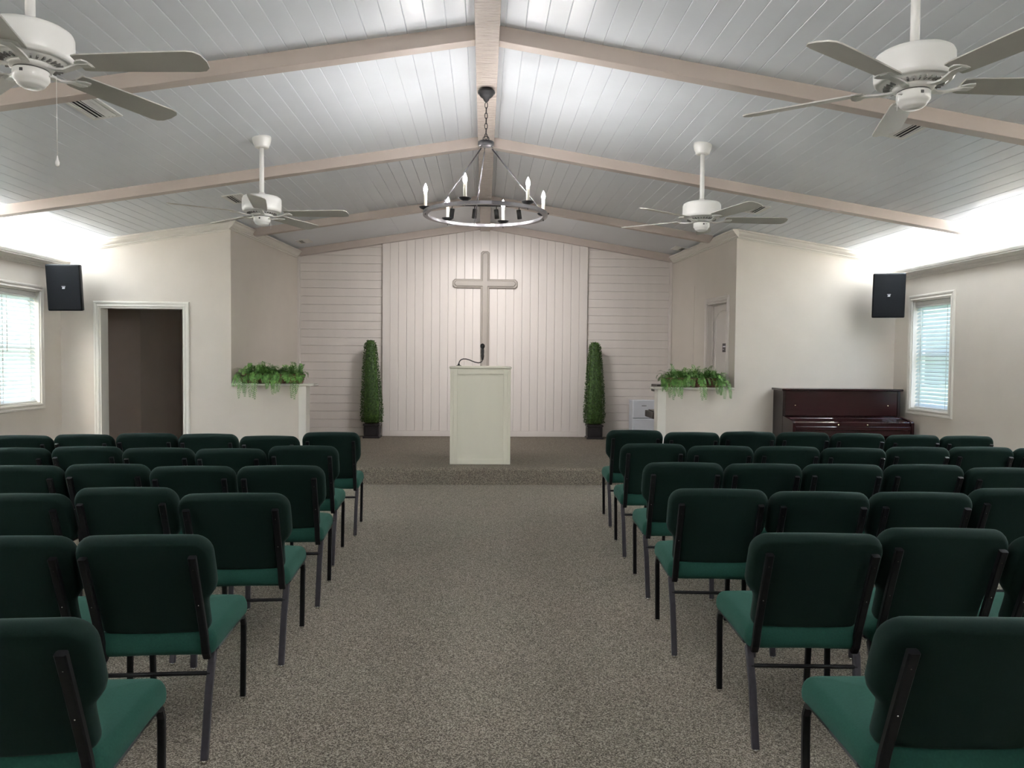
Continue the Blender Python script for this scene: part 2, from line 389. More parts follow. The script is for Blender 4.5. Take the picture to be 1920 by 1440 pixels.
# ceiling with its planks
ce = MB()
for s, xe in ((-1, XL - .15), (1, XR + .15)):
    ce.prism([(0, ZR + .022), (xe, zc(xe) + .022), (xe, zc(xe) + .10), (0, ZR + .10)], 'y', YR - .15, YA + .16)
ce = struct(ce.build('ceiling', 'ceiling'), 'white plank ceiling sloping down from the ridge')
pw, ca = .1305, math.atan(SL)
for s, xe in ((-1, -XL), (1, XR)):
    n = int(xe / (pw * math.cos(ca))) + 1; me = None
    for i in range(n):
        w = min(pw, xe / math.cos(ca) - i * pw)
        if w < .03: continue
        c = .0042
        m = MB().prism([(.0004, .026), (.0004, c), (c, 0), (w - c, 0), (w - .0004, c), (w - .0004, .026)], 'y', YR, 10.26)
        if s < 0: m.v = [(-x, y, z) for x, y, z in m.v]
        if w == pw and me is None: me = m.mesh('plank', 'ceiling')
        o = inst('plank', me if w == pw else m.mesh('plank', 'ceiling'), ce)
        d = i * pw
        o.location = (s * d * math.cos(ca), 0, ZR - d * math.sin(ca)); o.rotation_euler = (0, s * ca, 0)

for s, xe in ((-1, 3.25), (1, 3.3)):
    for xa, xb in ((.0, 1.35), (1.353, xe)):
        MB().prism([(s * xa, zc(xa)), (s * xb, zc(xb)), (s * xb, zc(xb) + .03), (s * xa, zc(xa) + .03)], 'y', 10.26, YA + .1).build('plasterboard_panel', 'ceiling', ce)
# ridge beam, rafters, gable trim
k = 3
def beam(name, x0, x1, y0, y1, drop, mat='beam', label=None):
    sg = 1 if x1 > 0 else -1
    p = [(x0, zc(x0) + .02), (x1, zc(x1) + .02), (x1, zc(x1) - .01), (x1 - sg * .05, zc(x1 - sg * .05) - drop), (x0, zc(x0) - drop)]
    return struct(MB().prism(p, 'y', y0, y1).build(name, mat, bevel=.004), label)
struct(MB().box(-.070, .086, YR, YA - .03, 3.55, ZR + .01).build('trim_1', 'ridge', bevel=.004), 'rough painted ridge beam along the ceiling peak')
for yb, xe in ((5.0, 5.17), (7.51, 5.17), (10.2, 3.14)):
    for s in (-1, 1):
        k += 1
        beam('trim_%d' % k, s * .07, s * (xe if xe < 4 else (XR - .2 if s > 0 else -XL - .17)), yb, yb + .10, .10, label='beige sloping ceiling beam')
for s, xe in ((-1, 3.02), (1, 3.10)):
    k += 1
    p = [(0, zc(0) + .02), (s * xe, zc(xe) + .02), (s * xe, GT - SL * xe), (0, GT)]
    struct(MB().prism(p, 'y', YA - .10, YA + .01).build('trim_%d' % k, 'beam', bevel=.006), 'beige sloping trim where the altar wall meets the ceiling')
# crown moulding
CR = [(0, 0), (.085, 0), (.085, -.018), (.070, -.026), (.058, -.05), (.036, -.074), (.028, -.078), (.028, -.090), (.014, -.094), (.010, -.108), (0, -.108)]
def crown(name, p0, p1, out):
    p0, p1, out = Vector(p0), Vector(p1), Vector(out)
    v = [tuple(p + out * a + Vector((0, 0, b))) for p in (p0, p1) for a, b in CR]; n = len(CR)
    f = [tuple(range(n)), tuple(range(n, 2 * n))[::-1]] + [(i, n + i, n + (i + 1) % n, (i + 1) % n) for i in range(n)]
    return struct(MB().add(v, f).build(name, 'trim'), 'cream crown moulding')
crown('trim_20', (XL + .1, YF, zc(XL + .1)), (ALx0 + .02, YF, zc(ALx0)), (0, -1, 0))
crown('trim_21', (ARx0 - .02, YF, zc(ARx0)), (XR - .1, YF, zc(XR - .1)), (0, -1, 0))
crown('trim_22', (ALx0, YF - .08, zc(ALx0) - .002), (ALx1, YA - .1, zc(ALx0) - .002), (1, 0, 0))
crown('trim_23', (ARx0, YF - .08, zc(ARx0) - .002), (ARx1, YA - .1, zc(ARx0) - .002), (-1, 0, 0))
# cove ledges on the side walls hiding the light strips
CV = [(0, 2.535), (.014, 2.535), (.020, 2.552), (.030, 2.556), (.036, 2.568), (.060, 2.576), (.105, 2.612), (.122, 2.618), (.130, 2.640), (.130, 2.655), (.116, 2.655), (.112, 2.60), (0, 2.60)]
for nm, x, s in (('trim_2', XL, 1), ('trim_3', XR, -1)):
    struct(MB().prism([(x + s * a, b) for a, b in CV], 'y', YR, YF).build(nm, 'trim'), 'moulded cove ledge hiding the light strip under the ceiling')
# baseboards
for nm, bx in (('baseboard_left', (XL, XL + .018, YR, YF, 0, .11)), ('baseboard_right', (XR - .018, XR, YR, YF, 0, .11)),
               ('baseboard_front_left', (-3.70, -2.36, YF - .016, YF, 0, .11)), ('baseboard_front_right', (2.38, XR - .018, YF - .016, YF, 0, .11))):
    struct(MB().box(*bx).build(nm, 'trim'))
# planter wall caps and end posts
def cap(name, x0, x1, z):
    m = MB().cbox(x0, x1, YF - .035, YF + T + .035, z, z + .028, .006)
    return struct(m.build(name, 'white_trim'), 'cream ledge on top of the low wall')
cap('trim_30', ALx0 + .005, -2.15, 1.115); cap('trim_31', 2.205, ARx0 - .005, 1.105)
m = MB().box(-2.352, -2.256, YF - .012, YF + T + .005, 0, 1.115); struct(m.build('trim_32', 'white_trim', bevel=.003), 'cream end post of the low left wall')
m = MB().box(2.258, 2.368, YF - .012, YF + T + .005, 0, 1.105); struct(m.build('trim_33', 'white_trim', bevel=.003), 'cream end post of the low right wall')

# left doorway: casing, jamb and the dark hall behind
CASE = [(0, 0), (0, -.016), (.012, -.022), (.022, -.014), (.036, -.014), (.046, -.022), (.062, -.022), (.070, -.008), (.070, 0)]
def casing(name, pts, y, mat, parent=None, flip=1):
    """mitred frame swept along an open polyline pts in the x, z plane; profile grows outwards"""
    pts = [Vector((p[0], 0, p[1])) for p in pts]; n = len(pts); k = len(CASE); v = []
    for i, p in enumerate(pts):
        d0 = (p - pts[i - 1]).normalized() if i else (pts[1] - p).normalized()
        d1 = (pts[i + 1] - p).normalized() if i < n - 1 else d0
        n0, n1 = Vector((-d0.z, 0, d0.x)), Vector((-d1.z, 0, d1.x)); b = n0 + n1; b *= 2 / b.length_squared
        v += [(p.x + b.x * a, y + c * flip, p.z + b.z * a) for a, c in CASE]
    f = [(i * k + q, i * k + (q + 1) % k, (i + 1) * k + (q + 1) % k, (i + 1) * k + q) for i in range(n - 1) for q in range(k)]
    f += [tuple(range(k)), tuple(range((n - 1) * k, n * k))[::-1]]
    return MB().add(v, f)
d1 = struct(casing('', [(-4.833, 0), (-4.833, 2.095), (-3.784, 2.095), (-3.784, 0)], YF, 'white_trim').build('door_1', 'white_trim'), 'white cased open doorway to the dark hall')
m = MB().box(-4.835, -4.815, YF - .004, YF + T, 0, 2.095).box(-3.802, -3.782, YF - .004, YF + T, 0, 2.095).box(-4.815, -3.802, YF - .004, YF + T, 2.077, 2.097)
m.build('jamb', 'white_trim', d1)
m = MB()
m.box(-6.6, -4.87, 10.8, 10.95, 0, 2.6).box(-4.99, -4.87, 10.95, 12.2, 0, 2.6).box(-4.99, -3.25, 12.2, 12.3, 0, 2.6)
m.box(-6.6, -6.5, YF + T, 10.8, 0, 2.6).box(-6.6, -5.45, YF + T - .02, YF + T + .02, 0, 2.6)
struct(m.build('wall_hall', 'hall'))
struct(MB().box(-6.6, -3.28, YF + T, 12.3, 2.45, 2.55).build('ceiling_hall', 'hall'))
struct(MB().box(-6.6, XL - .15, YF + T, 12.3, -.08, 0).build('floor_hall', 'carpet'))
struct(casing('', [(-4.62, 0), (-4.62, 2.05), (-3.85, 2.05), (-3.85, 0)], 12.2, 'hall').build('door_3', 'hall'), 'dim door casing at the end of the hall')

# right alcove door in its slanted wall (local x runs along the wall away from the camera)
d2 = struct(casing('', [(.27, .2), (.27, 2.29), (1.02, 2.29), (1.02, .2)], .0, 'board', flip=-1).build('door_2', 'board', loc=(ARx0, YF + .002, 0), rot=(0, 0, aR)), 'beige arch-panelled door in the right alcove wall')
MB().box(.27, .288, -.138, .004, .2, 2.29).box(1.002, 1.02, -.138, .004, .2, 2.29).box(.288, 1.002, -.138, .004, 2.272, 2.29).build('jamb', 'board', d2)
MB().box(.288, .302, -.085, -.065, .2, 2.272).box(.988, 1.002, -.085, -.065, .2, 2.272).box(.288, 1.002, -.085, -.065, 2.26, 2.272).build('door_stop', 'board', d2)
MB().box(.29, 1.0, -.125, -.09, .21, 2.268).build('door_leaf', 'board', d2)
# raised arched panel
arch = [(.40, 1.30), (.40, 2.06)] + [(.645 + .245 * -math.cos(a), 2.06 + .10 * math.sin(a)) for a in [PI * i / 10 for i in range(1, 10)]] + [(.89, 2.06), (.89, 1.30)]
fr = [(.38, 1.28), (.38, 2.06)] + [(.645 + .265 * -math.cos(a), 2.06 + .125 * math.sin(a)) for a in [PI * i / 10 for i in range(1, 10)]] + [(.91, 2.06), (.91, 1.28)]
v = [(x, -.088, z) for x, z in fr] + [(x, -.094, z) for x, z in arch] + [(x, -.082, z) for x, z in arch]
n = len(arch); f = [(i, (i + 1) % n, n + (i + 1) % n, n + i) for i in range(n)] + [(n + i, n + (i + 1) % n, 2 * n + (i + 1) % n, 2 * n + i) for i in range(n)]
m = MB().add([(x, -.091, z) for x, z in fr] + [(x, -.078, z) for x, z in [(a + (.012 if a < .645 else -.012) * (abs(a - .645) > .05), b - .012 * (b > 1.4) + .012 * (b < 1.4)) for a, b in fr]] + [(x, -.089, z) for x, z in arch],
             [(i, (i + 1) % n, n + (i + 1) % n, n + i) for i in range(n)] + [(n + i, n + (i + 1) % n, 2 * n + (i + 1) % n, 2 * n + i) for i in range(n)])
m.build('arch_moulding', 'board', d2)
MB().add([(x, -.0885, z) for x, z in arch], [tuple(range(n))]).build('arch_panel', 'board', d2)
sg = MB().box(.47, .63, -.0885, -.078, 1.60, 1.72).build('door_sign', 'sign', d2)
MB().box(.52, .61, -.079, -.0765, 1.668, 1.686).build('sign_mark', 'badge', sg)
MB().box(.57, .61, -.079, -.0765, 1.635, 1.642).build('sign_mark', 'badge', sg)
struct(MB().box(ARx0 - .1, XR + .15, YF + T + 1.4, YF + T + 1.5, 0, 2.6).build('wall_room_right', 'wall'))

# ------------------------------------------------------------------ windows and blinds
def window(nm, x, s, y0, y1, z0, z1):
    """s = +1 wall on the left (room towards +x), -1 on the right"""
    # casing is built in x,z then turned so that local x -> world y
    pts = [(0, 0), (0, z1 - z0), (y1 - y0, z1 - z0), (y1 - y0, 0), (0, 0)]
    P = [Vector((a, b)) for a, b in pts[:4]]; k = len(CASE); v = []; f = []
    for i in range(4):
        d0 = (P[i] - P[i - 1]).normalized(); d1_ = (P[(i + 1) % 4] - P[i]).normalized()
        b = Vector((-d0.y, d0.x)) + Vector((-d1_.y, d1_.x)); b *= 2 / b.length_squared
        v += [(x - s * c, y0 + P[i].x + b.x * a, z0 + P[i].y + b.y * a) for a, c in CASE]
    for i in range(4): f += [(i * k + q, i * k + (q + 1) % k, ((i + 1) % 4) * k + (q + 1) % k, ((i + 1) % 4) * k + q) for q in range(k)]
    w = struct(MB().add(v, f).build(nm, 'trim'), 'single sash window in the ' + ('left' if s > 0 else 'right') + ' wall')
    xo = x - s * .15
    def bx(xa, xb, *r): return (min(xa, xb), max(xa, xb), *r)
    m = MB().box(*bx(x, xo, y0 - .002, y0 + .012, z0, z1)).box(*bx(x, xo, y1 - .012, y1 + .002, z0, z1)).box(*bx(x, xo, y0, y1, z1 - .012, z1 + .002)).box(*bx(x, xo, y0, y1, z0 - .002, z0 + .012))
    m.build('reveal', 'white_trim', w)
    xa, xb = x - s * .105, x - s * .14; zm = (z0 + z1) / 2
    m = MB()
    for za, zb in ((z0 + .012, zm + .02), (zm - .02, z1 - .012)):
        m.box(*bx(xa, xb, y0 + .012, y0 + .055, za, zb)).box(*bx(xa, xb, y1 - .055, y1 - .012, za, zb)).box(*bx(xa, xb, y0 + .055, y1 - .055, za, za + .04)).box(*bx(xa, xb, y0 + .055, y1 - .055, zb - .04, zb))
    m.build('sash', 'white_trim', w)
    for za, zb in ((z0 + .052, zm - .02), (zm + .02, z1 - .052)):
        MB().box(*bx(x - s * .120, x - s * .124, y0 + .055, y1 - .055, za, zb)).build('pane', 'glass', w)
    side = 'left' if s > 0 else 'right'
    bl = empty('window_blind', (x - s * .06, (y0 + y1) / 2, z0), 0, 'white slatted blind in the window of the %s wall' % side, 'blind', 'window blinds')
    hw = (y1 - y0) / 2 - .018; H_ = z1 - z0
    MB().cbox(-.028, .028, -hw, hw, H_ - .058, H_ - .013, .005).build('headrail', 'fan', bl)
    MB().cbox(-.034, .034, -hw - .004, hw + .004, H_ - .085, H_ - .058, .006).build('valance', 'fan', bl)
    ns = 26; zb_, zt = .055, H_ - .105
    prof = [(-.025, -.0012), (-.012, .0022), (0, .003), (.012, .0022), (.025, -.0012), (.025, .0008), (.012, .0044), (0, .0052), (-.012, .0044), (-.025, .0008)]
    sm = MB(); kk = len(prof)
    sm.add([(a, -hw, b) for a, b in prof] + [(a, hw, b) for a, b in prof], [tuple(range(kk)), tuple(range(kk, 2 * kk))[::-1]] + [(i, kk + i, kk + (i + 1) % kk, (i + 1) % kk) for i in range(kk)])
    me = sm.mesh('slat', 'slat')
    for i in range(ns):
        inst('slat', me, bl, (0, random.uniform(-.001, .001), zb_ + (zt - zb_) * i / (ns - 1)), (0, s * math.radians(53 + random.uniform(-2, 2)), 0))
    MB().cbox(-.024, .024, -hw, hw, .016, .034, .004).build('bottom_rail', 'fan', bl)
    for yy in (-hw + .11, hw - .11):
        MB().box(.026 * s - .0012, .026 * s + .0012, yy - .004, yy + .004, .03, H_ - .06).build('ladder_cord', 'cord', bl)
    wy = (hw - .13) if s < 0 else -.2
    MB().tube([(.038 * s, wy, H_ - .09), (.040 * s, wy, H_ - .72)], .004, 6).build('wand', 'cord', bl)
    return w
window('window_1', XL, 1, *WL); window('window_2', XR, -1, *WR_)
struct(MB().box(-40, 40, -40, 50, -.35, -.12).build('ground', 'grass'), 'lawn outside the windows')

# ------------------------------------------------------------------ cross
c0 = empty('cross', (.014, YA - .056, 0), 0, 'large beige wooden cross on the vertical boards of the back wall', 'cross')
def bar(poly, d): return board(poly, -d, 0.0, .012)
cw, ah = .072, .073
shape = lambda w, h, z0, z1, xa, xb, zm: [(-w, z0), (w, z0), (w, zm - h), (xb - .035, zm - h), (xb, zm - h + .035), (xb, zm + h - .035), (xb - .035, zm + h), (w, zm + h), (w, z1 - .03), (w - .03, z1), (-w + .03, z1), (-w, z1 - .03), (-w, zm + h), (xa + .035, zm + h), (xa, zm + h - .035), (xa, zm - h + .035), (xa + .035, zm - h), (-w, zm - h)]
bar(shape(cw, ah, .30, 3.225, -.528, .528, 2.697), .030).build('cross_base', 'cross', c0)
o = bar(shape(cw - .024, ah - .024, .30, 3.20, -.500, .500, 2.697), .020).build('cross_face', 'cross', c0); o.location = (0, -.030, 0)
m = MB().box(-.47, .47, -.0535, -.049, 2.690, 2.696).box(-.004, .004, -.0535, -.049, .32, 3.17); m.build('cross_ridge', 'cross', c0)

# ------------------------------------------------------------------ lectern and microphone
lt = empty('lectern', (-.036, 9.03, .2), 0, 'cream wooden lectern with a framed front panel on the platform edge', 'lectern')
w2, D, H_ = .366, .46, 1.165
MB().box(-w2 + .004, w2 - .004, .034, D, 0, H_).build('body', 'lectern', lt, bevel=.003)
for s in (-1, 1):
    MB().cbox(min(s * w2, s * (w2 - .088)), max(s * w2, s * (w2 - .088)), .0, .035, .0, H_, .003).build('stile', 'lectern', lt)
    MB().cbox(min(s * (w2 - .028), s * (w2 - .042)), max(s * (w2 - .028), s * (w2 - .042)), -.007, .004, .045, H_ - .012, .002).build('stile_bead', 'lectern', lt)
MB().cbox(-w2 + .088, w2 - .088, .002, .035, .0, .058, .003).build('rail', 'lectern', lt)
MB().cbox(-w2 + .088, w2 - .088, .002, .035, H_ - .07, H_, .003).build('rail', 'lectern', lt)
MB().box(-w2 + .088, w2 - .088, .024, .034, .058, H_ - .07).build('front_panel', 'lectern', lt)
m = MB(); a, b, z0, z1 = -w2 + .088, w2 - .088, .058, H_ - .07
for p in ([(a, z0), (b, z0), (b - .012, z0 + .012), (a + .012, z0 + .012)], [(b, z0), (b, z1), (b - .012, z1 - .012), (b - .012, z0 + .012)], [(b, z1), (a, z1), (a + .012, z1 - .012), (b - .012, z1 - .012)], [(a, z1), (a, z0), (a + .012, z0 + .012), (a + .012, z1 - .012)]):
    m.prism(p, 'y', .012, .026)
m.build('panel_moulding', 'lectern', lt)
MB().cbox(-w2 - .012, w2 + .012, -.016, D + .01, H_, H_ + .022, .005).build('lectern_top', 'lectern', lt)
MB().prism([(.08, H_ + .02), (D - .02, H_ + .02), (D - .02, H_ + .024), (.08, H_ + .030)], 'x', -.30, .30).build('reading_board', 'lectern', lt)

mc = empty('microphone', (-.305, 9.17, 1.392), 0, 'black gooseneck microphone standing on the lectern top', 'microphone')
MB().lathe([(.0, 0), (.032, 0), (.032, .006), (.014, .012), (.009, .03), (0, .03)], 16).build('base', 'mic', mc)
path = [(0, 0, .01), (.002, 0, .035), (.010, 0, .058), (.028, 0, .076), (.055, 0, .086), (.09, 0, .085), (.13, 0, .074), (.17, 0, .058), (.205, 0, .046), (.24, 0, .040), (.265, 0, .045), (.283, 0, .06), (.288, 0, .085)]
MB().tube(path, .0065, 8, up=(0, 1, 0)).build('gooseneck', 'mic', mc)
MB().lathe([(.0, .075), (.013, .075), (.016, .095), (.022, .125), (.018, .145), (.021, .165), (.021, .20), (.017, .212), (.02, .22), (.027, .233), (.029, .248), (.024, .264), (.012, .275), (0, .277)], 16, (.289, 0, 0)).build('handset', 'mic', mc)

# ------------------------------------------------------------------ potted topiaries
def topiary_mesh():
    m = MB(); rnd = random.Random(3)
    prof = [(.05, .235), (.132, .25), (.138, .40), (.126, .70), (.104, 1.10), (.076, 1.46), (.060, 1.54), (0, 1.56)]
    k = 4; v = []
    for r, z in prof:
        for a in range(12):
            t = 2 * PI * a / 12 + PI / 4; q = 1 / max(abs(math.cos(t)), abs(math.sin(t))); q = q * .55 + .5
            v.append((r * .88 * q * math.cos(t), r * .88 * q * math.sin(t), z))
    m.add(v, [(i * 12 + a, i * 12 + (a + 1) % 12, (i + 1) * 12 + (a + 1) % 12, (i + 1) * 12 + a) for i in range(len(prof) - 1) for a in range(12)], True)
    def rad(z):
        for (r0, z0), (r1, z1) in zip(prof, prof[1:]):
            if z0 <= z <= z1: return r0 + (r1 - r0) * (z - z0) / (z1 - z0)
        return .05
    n = 0
    while n < 7500:
        z = rnd.uniform(.236, 1.555)
        if rnd.random() > (rad(z) + .05) / .21: continue
        t = rnd.uniform(0, 2 * PI); q = (1 / max(abs(math.cos(t + PI / 4)), abs(math.sin(t + PI / 4)))) * .55 + .5
        r = rad(z) * q * rnd.uniform(.88, 1.05) if z < 1.52 else rnd.uniform(0, .07)
        c = Vector((r * math.cos(t), r * math.sin(t), z)); out = Vector((math.cos(t), math.sin(t), .4 if z < 1.5 else 2)).normalized()
        d = (out + Vector((rnd.uniform(-1, 1), rnd.uniform(-1, 1), rnd.uniform(-.8, 1.0)))).normalized()
        sd = d.cross(Vector((rnd.uniform(-1, 1), rnd.uniform(-1, 1), rnd.uniform(-1, 1)))).normalized()
        L_ = rnd.uniform(.013, .022); w = L_ * .42
        m.add([c, c + d * L_ * .5 + sd * w, c + d * L_, c + d * L_ * .5 - sd * w], [(0, 1, 2, 3)]); n += 1
    return m.mesh('foliage', 'boxwood')
tf = topiary_mesh()
def pot_parts(t):
    h = .118
    MB().cbox(-h, h, -h, h, .02, .205, .006).build('pot', 'pot', t)
    MB().cbox(-h - .018, h + .018, -h - .018, h + .018, 0, .028, .006).build('pot_foot', 'pot', t)
    MB().cbox(-h - .014, h + .014, -h - .014, h + .014, .196, .226, .006).build('pot_rim', 'pot', t)
    m = MB(); e = .085
    for a in range(4):
        b = MB().box(-e, e, -h - .006, -h + .002, .05, .062).box(-e, e, -h - .006, -h + .002, .168, .18).box(-e, -e + .012, -h - .006, -h + .002, .05, .18).box(e - .012, e, -h - .006, -h + .002, .05, .18)
        b.xf(Matrix.Rotation(a * PI / 2, 4, 'Z')); m.add(b.v, b.f)
    m.build('pot_moulding', 'pot', t)
    MB().box(-.10, .10, -.10, .10, .215, .235).build('soil', 'soil', t)
for x, lab in ((-1.778, 'tall tapered boxwood topiary in a black pot, left of the cross panel'), (1.797, 'tall tapered boxwood topiary in a black pot, right of the cross panel')):
    t = empty('potted_topiary', (x, 12.02, .2), 0, lab, 'topiary', 'boxwood topiaries flanking the cross')
    pot_parts(t); o = inst('foliage', tf, t); o['kind'] = 'stuff'
    if x < 0: o.rotation_euler = (0, math.radians(-1.2), math.radians(8)); 
    else: o.rotation_euler = (0, math.radians(.3), math.radians(95))

# ------------------------------------------------------------------ fern planters on the ledges
def frond(m, rnd, p, d, L_, droop, w):
    """arching frond of narrow leaflets"""
    pts = [Vector(p)]; d = Vector(d).normalized(); n = 9
    for i in range(n):
        d = (d + Vector((0, 0, -droop * (.35 + i * .22)))).normalized(); pts.append(pts[-1] + d * L_ / n)
    for i in range(1, n + 1):
        t = (pts[i] - pts[i - 1]).normalized(); sd = t.cross(Vector((0, 0, 1)));
        if sd.length < .1: sd = Vector((1, 0, 0))
        sd.normalize(); up = sd.cross(t)
        a, b = pts[i - 1], pts[i]
        m.add([a - sd * .0012, a + sd * .0012, b + sd * .0012, b - sd * .0012], [(0, 1, 2, 3)])
        for s in (-1, 1):
            for q in (0, .5):
                o = a + (b - a) * q; l = w * math.sin(PI * min(.95, (i + q) / (n + 1.2))) + .012
                dd = (sd * s + t * rnd.uniform(.7, 1.3) + up * rnd.uniform(-.4, .4)).normalized() * l; ww = dd.cross(up).normalized() * .0046
                m.add([o, o + dd * .55 + ww, o + dd, o + dd * .55 - ww], [(0, 1, 2, 3)])
def planter(x, zb, seed, lab, hangs):
    rnd = random.Random(seed)
    t = empty('fern_planter', (x, YF + .075, zb), 0, lab, 'planter', 'fern planters on the low walls')
    m = MB()
    for i in range(9):
        z = .007 + i * .0135; g = .0035 * (i % 2); hx, hy = .365 + i * .0035 + g, .085 + i * .002 + g; pth = []
        for cxx, cyy, a0 in ((hx - .03, hy - .03, 0), (-hx + .03, hy - .03, 90), (-hx + .03, -hy + .03, 180), (hx - .03, -hy + .03, 270)):
            for kx in range(4): a = math.radians(a0 + kx * 30); pth.append((cxx + .03 * math.cos(a), cyy + .03 * math.sin(a), z))
        m.tube(pth, .0082, 6, closed=True)
    m.box(-.35, .35, -.075, .075, .0, .012)
    for i in range(26):
        xx = -.345 + .69 * i / 25
        m.box(xx - .005, xx + .005, -.108 + .004, -.095, .004, .12)
    m.build('basket', 'basket', t)
    MB().box(-.355, .355, -.08, .08, .09, .105).build('soil', 'soil', t)
    m = MB()
    for i in range(150):
        px = rnd.uniform(-.36, .36); py = rnd.uniform(-.08, .07); a = rnd.uniform(0, 2 * PI)
        dx = math.cos(a) * .75 + px * 1.7; dy = math.sin(a) * .5 - .15
        frond(m, rnd, (px, py, .105), (dx, dy, rnd.uniform(.55, 1.7)), rnd.uniform(.13, .235), rnd.uniform(.10, .30), rnd.uniform(.028, .042))
    for i in range(38):                                     # front skirt over the basket
        px = rnd.uniform(-.42, .40)
        frond(m, rnd, (px * .92, -.09, .11), (rnd.uniform(-.4, .4) + px, -rnd.uniform(.25, .5), rnd.uniform(.1, .5)), rnd.uniform(.12, .19), rnd.uniform(.3, .5), rnd.uniform(.026, .040))
    for hx, L_ in hangs:
        for j in range(3):
            frond(m, rnd, (hx + rnd.uniform(-.05, .05), -.09, .10), (rnd.uniform(-.12, .12), -.75, .12), L_ * rnd.uniform(1.1, 1.5), .38, rnd.uniform(.028, .042))
    lim = .455
    def keep(p):
        px, py, pz = p; px = max(-lim, min(lim, px))
        if pz < .004: py = min(py, -.122 - .1 * max(0, .004 - pz) * 0) if py < .1 else py; pz = pz if py < -.12 else .004
        return (px, min(py, .16), pz)
    m.v = [keep(p) for p in m.v]
    o = m.build('fern_fronds', 'fern', t); o['kind'] = 'stuff'
planter(-2.70, 1.145, 5, 'fern planter in a brown basket on the left low wall', [(-.30, .29), (-.40, .17), (-.13, .33), (.03, .2), (.12, .24), (.34, .30)])
planter(2.735, 1.135, 11, 'fern planter in a brown basket on the right low wall', [(-.34, .27), (-.22, .25), (.09, .29), (.36, .27), (-.4, .16), (.30, .2)])

# ------------------------------------------------------------------ wall speakers
def speaker(x, y, z, rz, lab):
    t = empty('wall_speaker', (x, y, z), rz, lab, 'speaker', 'black speakers high in the front corners')
    w, h, d = .185, .275, .25
    m = MB().prism([(-w, 0), (w, 0), (w - .01, d * .45), (w * .55, d), (-w * .55, d), (-w + .01, d * .45)], 'z', -h, h)
    m.build('cabinet', 'speaker_case', t, bevel=.012)
    MB().cbox(-w + .006, w - .006, -.018, .004, -h + .008, h - .008, .008).build('grille', 'speaker', t)
    b = MB().box(-.020, .020, -.021, -.016, .012, .018).build('badge', 'badge', t)
    MB().prism([(-.016, -.014), (.012, -.014), (.016, .006), (-.012, .006)], 'y', -.021, -.016).build('badge_mark', 'badge', b)
    MB().box(-.03, .03, d - .02, d + .09, -.05, .05).build('mounting_bracket', 'speaker_case', t)
    return t
t = speaker(-5.0, 9.12, 2.285, math.radians(14), 'black wall speaker in the corner above the left doorway'); t.rotation_euler = (math.radians(5), math.radians(-1.5), math.radians(14))
t = speaker(5.02, 9.12, 2.310, math.radians(-20), 'black wall speaker in the corner above the piano'); t.rotation_euler = (math.radians(4), math.radians(.5), math.radians(-24))

# ------------------------------------------------------------------ upright piano
pn = empty('upright_piano', (4.52, 9.57, 0), 0, 'glossy dark mahogany upright piano under the right speaker', 'piano')
x0, x1 = -.755, .755
for s in (-1, 1):
    xa, xb = (x0, x0 + .035) if s < 0 else (x1 - .035, x1)
    MB().cbox(xa, xb, -.325, -.01, .03, 1.115, .003).build('side_panel', 'piano_dark', pn)
    MB().prism([(-.325, .58), (-.64, .58), (-.645, .60), (-.645, .735), (-.625, .755), (-.52, .775), (-.40, .79), (-.325, .80)], 'x', xa, xb).build('key_cheek', 'piano', pn, bevel=.004)
    MB().cbox(xa, xb, -.62, -.55, .04, .58, .006).build('leg', 'piano', pn)
    MB().cbox(xa - .005, xb + .005, -.66, -.02, .0, .04, .005).build('foot', 'piano_dark', pn)
MB().cbox(x0 + .035, x1 - .035, -.035, -.01, .05, 1.115, .002).build('back_board', 'piano_dark', pn)
MB().cbox(x0 - .022, x1 + .022, -.355, .0, 1.115, 1.142, .006).build('top_lid', 'piano', pn)
MB().cbox(x0 + .037, x1 - .037, -.318, -.298, .80, 1.113, .002).build('upper_panel', 'piano', pn)
for xx in (x0 + .16, x1 - .16):
    MB().lathe([(0, -.012), (.007, -.010), (.009, -.004), (.006, 0), (0, 0)], 10, (xx, -.318, .93), axis='y').build('panel_knob', 'brass', pn)
MB().cbox(x0 + .037, x1 - .037, -.300, -.280, .05, .575, .002).build('lower_panel', 'piano', pn)
MB().cbox(x0 + .035, x1 - .035, -.63, -.30, .575, .645, .004).build('key_bed', 'piano', pn)
# closed fallboard in two steps, with a key slip below
MB().prism([(-.325, .785), (-.335, .795), (-.42, .782), (-.43, .772), (-.43, .76), (-.325, .762)], 'x', x0 + .037, x1 - .037).build('fallboard', 'piano', pn, bevel=.003)
MB().prism([(-.43, .775), (-.60, .750), (-.618, .738), (-.618, .690), (-.605, .690), (-.605, .73), (-.43, .755)], 'x', x0 + .037, x1 - .037).build('key_lid', 'piano', pn, bevel=.003)
MB().cbox(x0 + .037, x1 - .037, -.640, -.605, .645, .690, .004).build('key_slip', 'piano', pn)
for xx in (-.18, .18):
    MB().lathe([(0, -.014), (.008, -.012), (.010, -.005), (.006, 0), (0, 0)], 10, (xx, -.618, .712), axis='y').build('lid_knob', 'brass', pn)
for xx in (-.09, 0, .09):
    MB().cbox(xx - .018, xx + .018, -.40, -.30, .055, .068, .004).build('pedal', 'brass', pn)

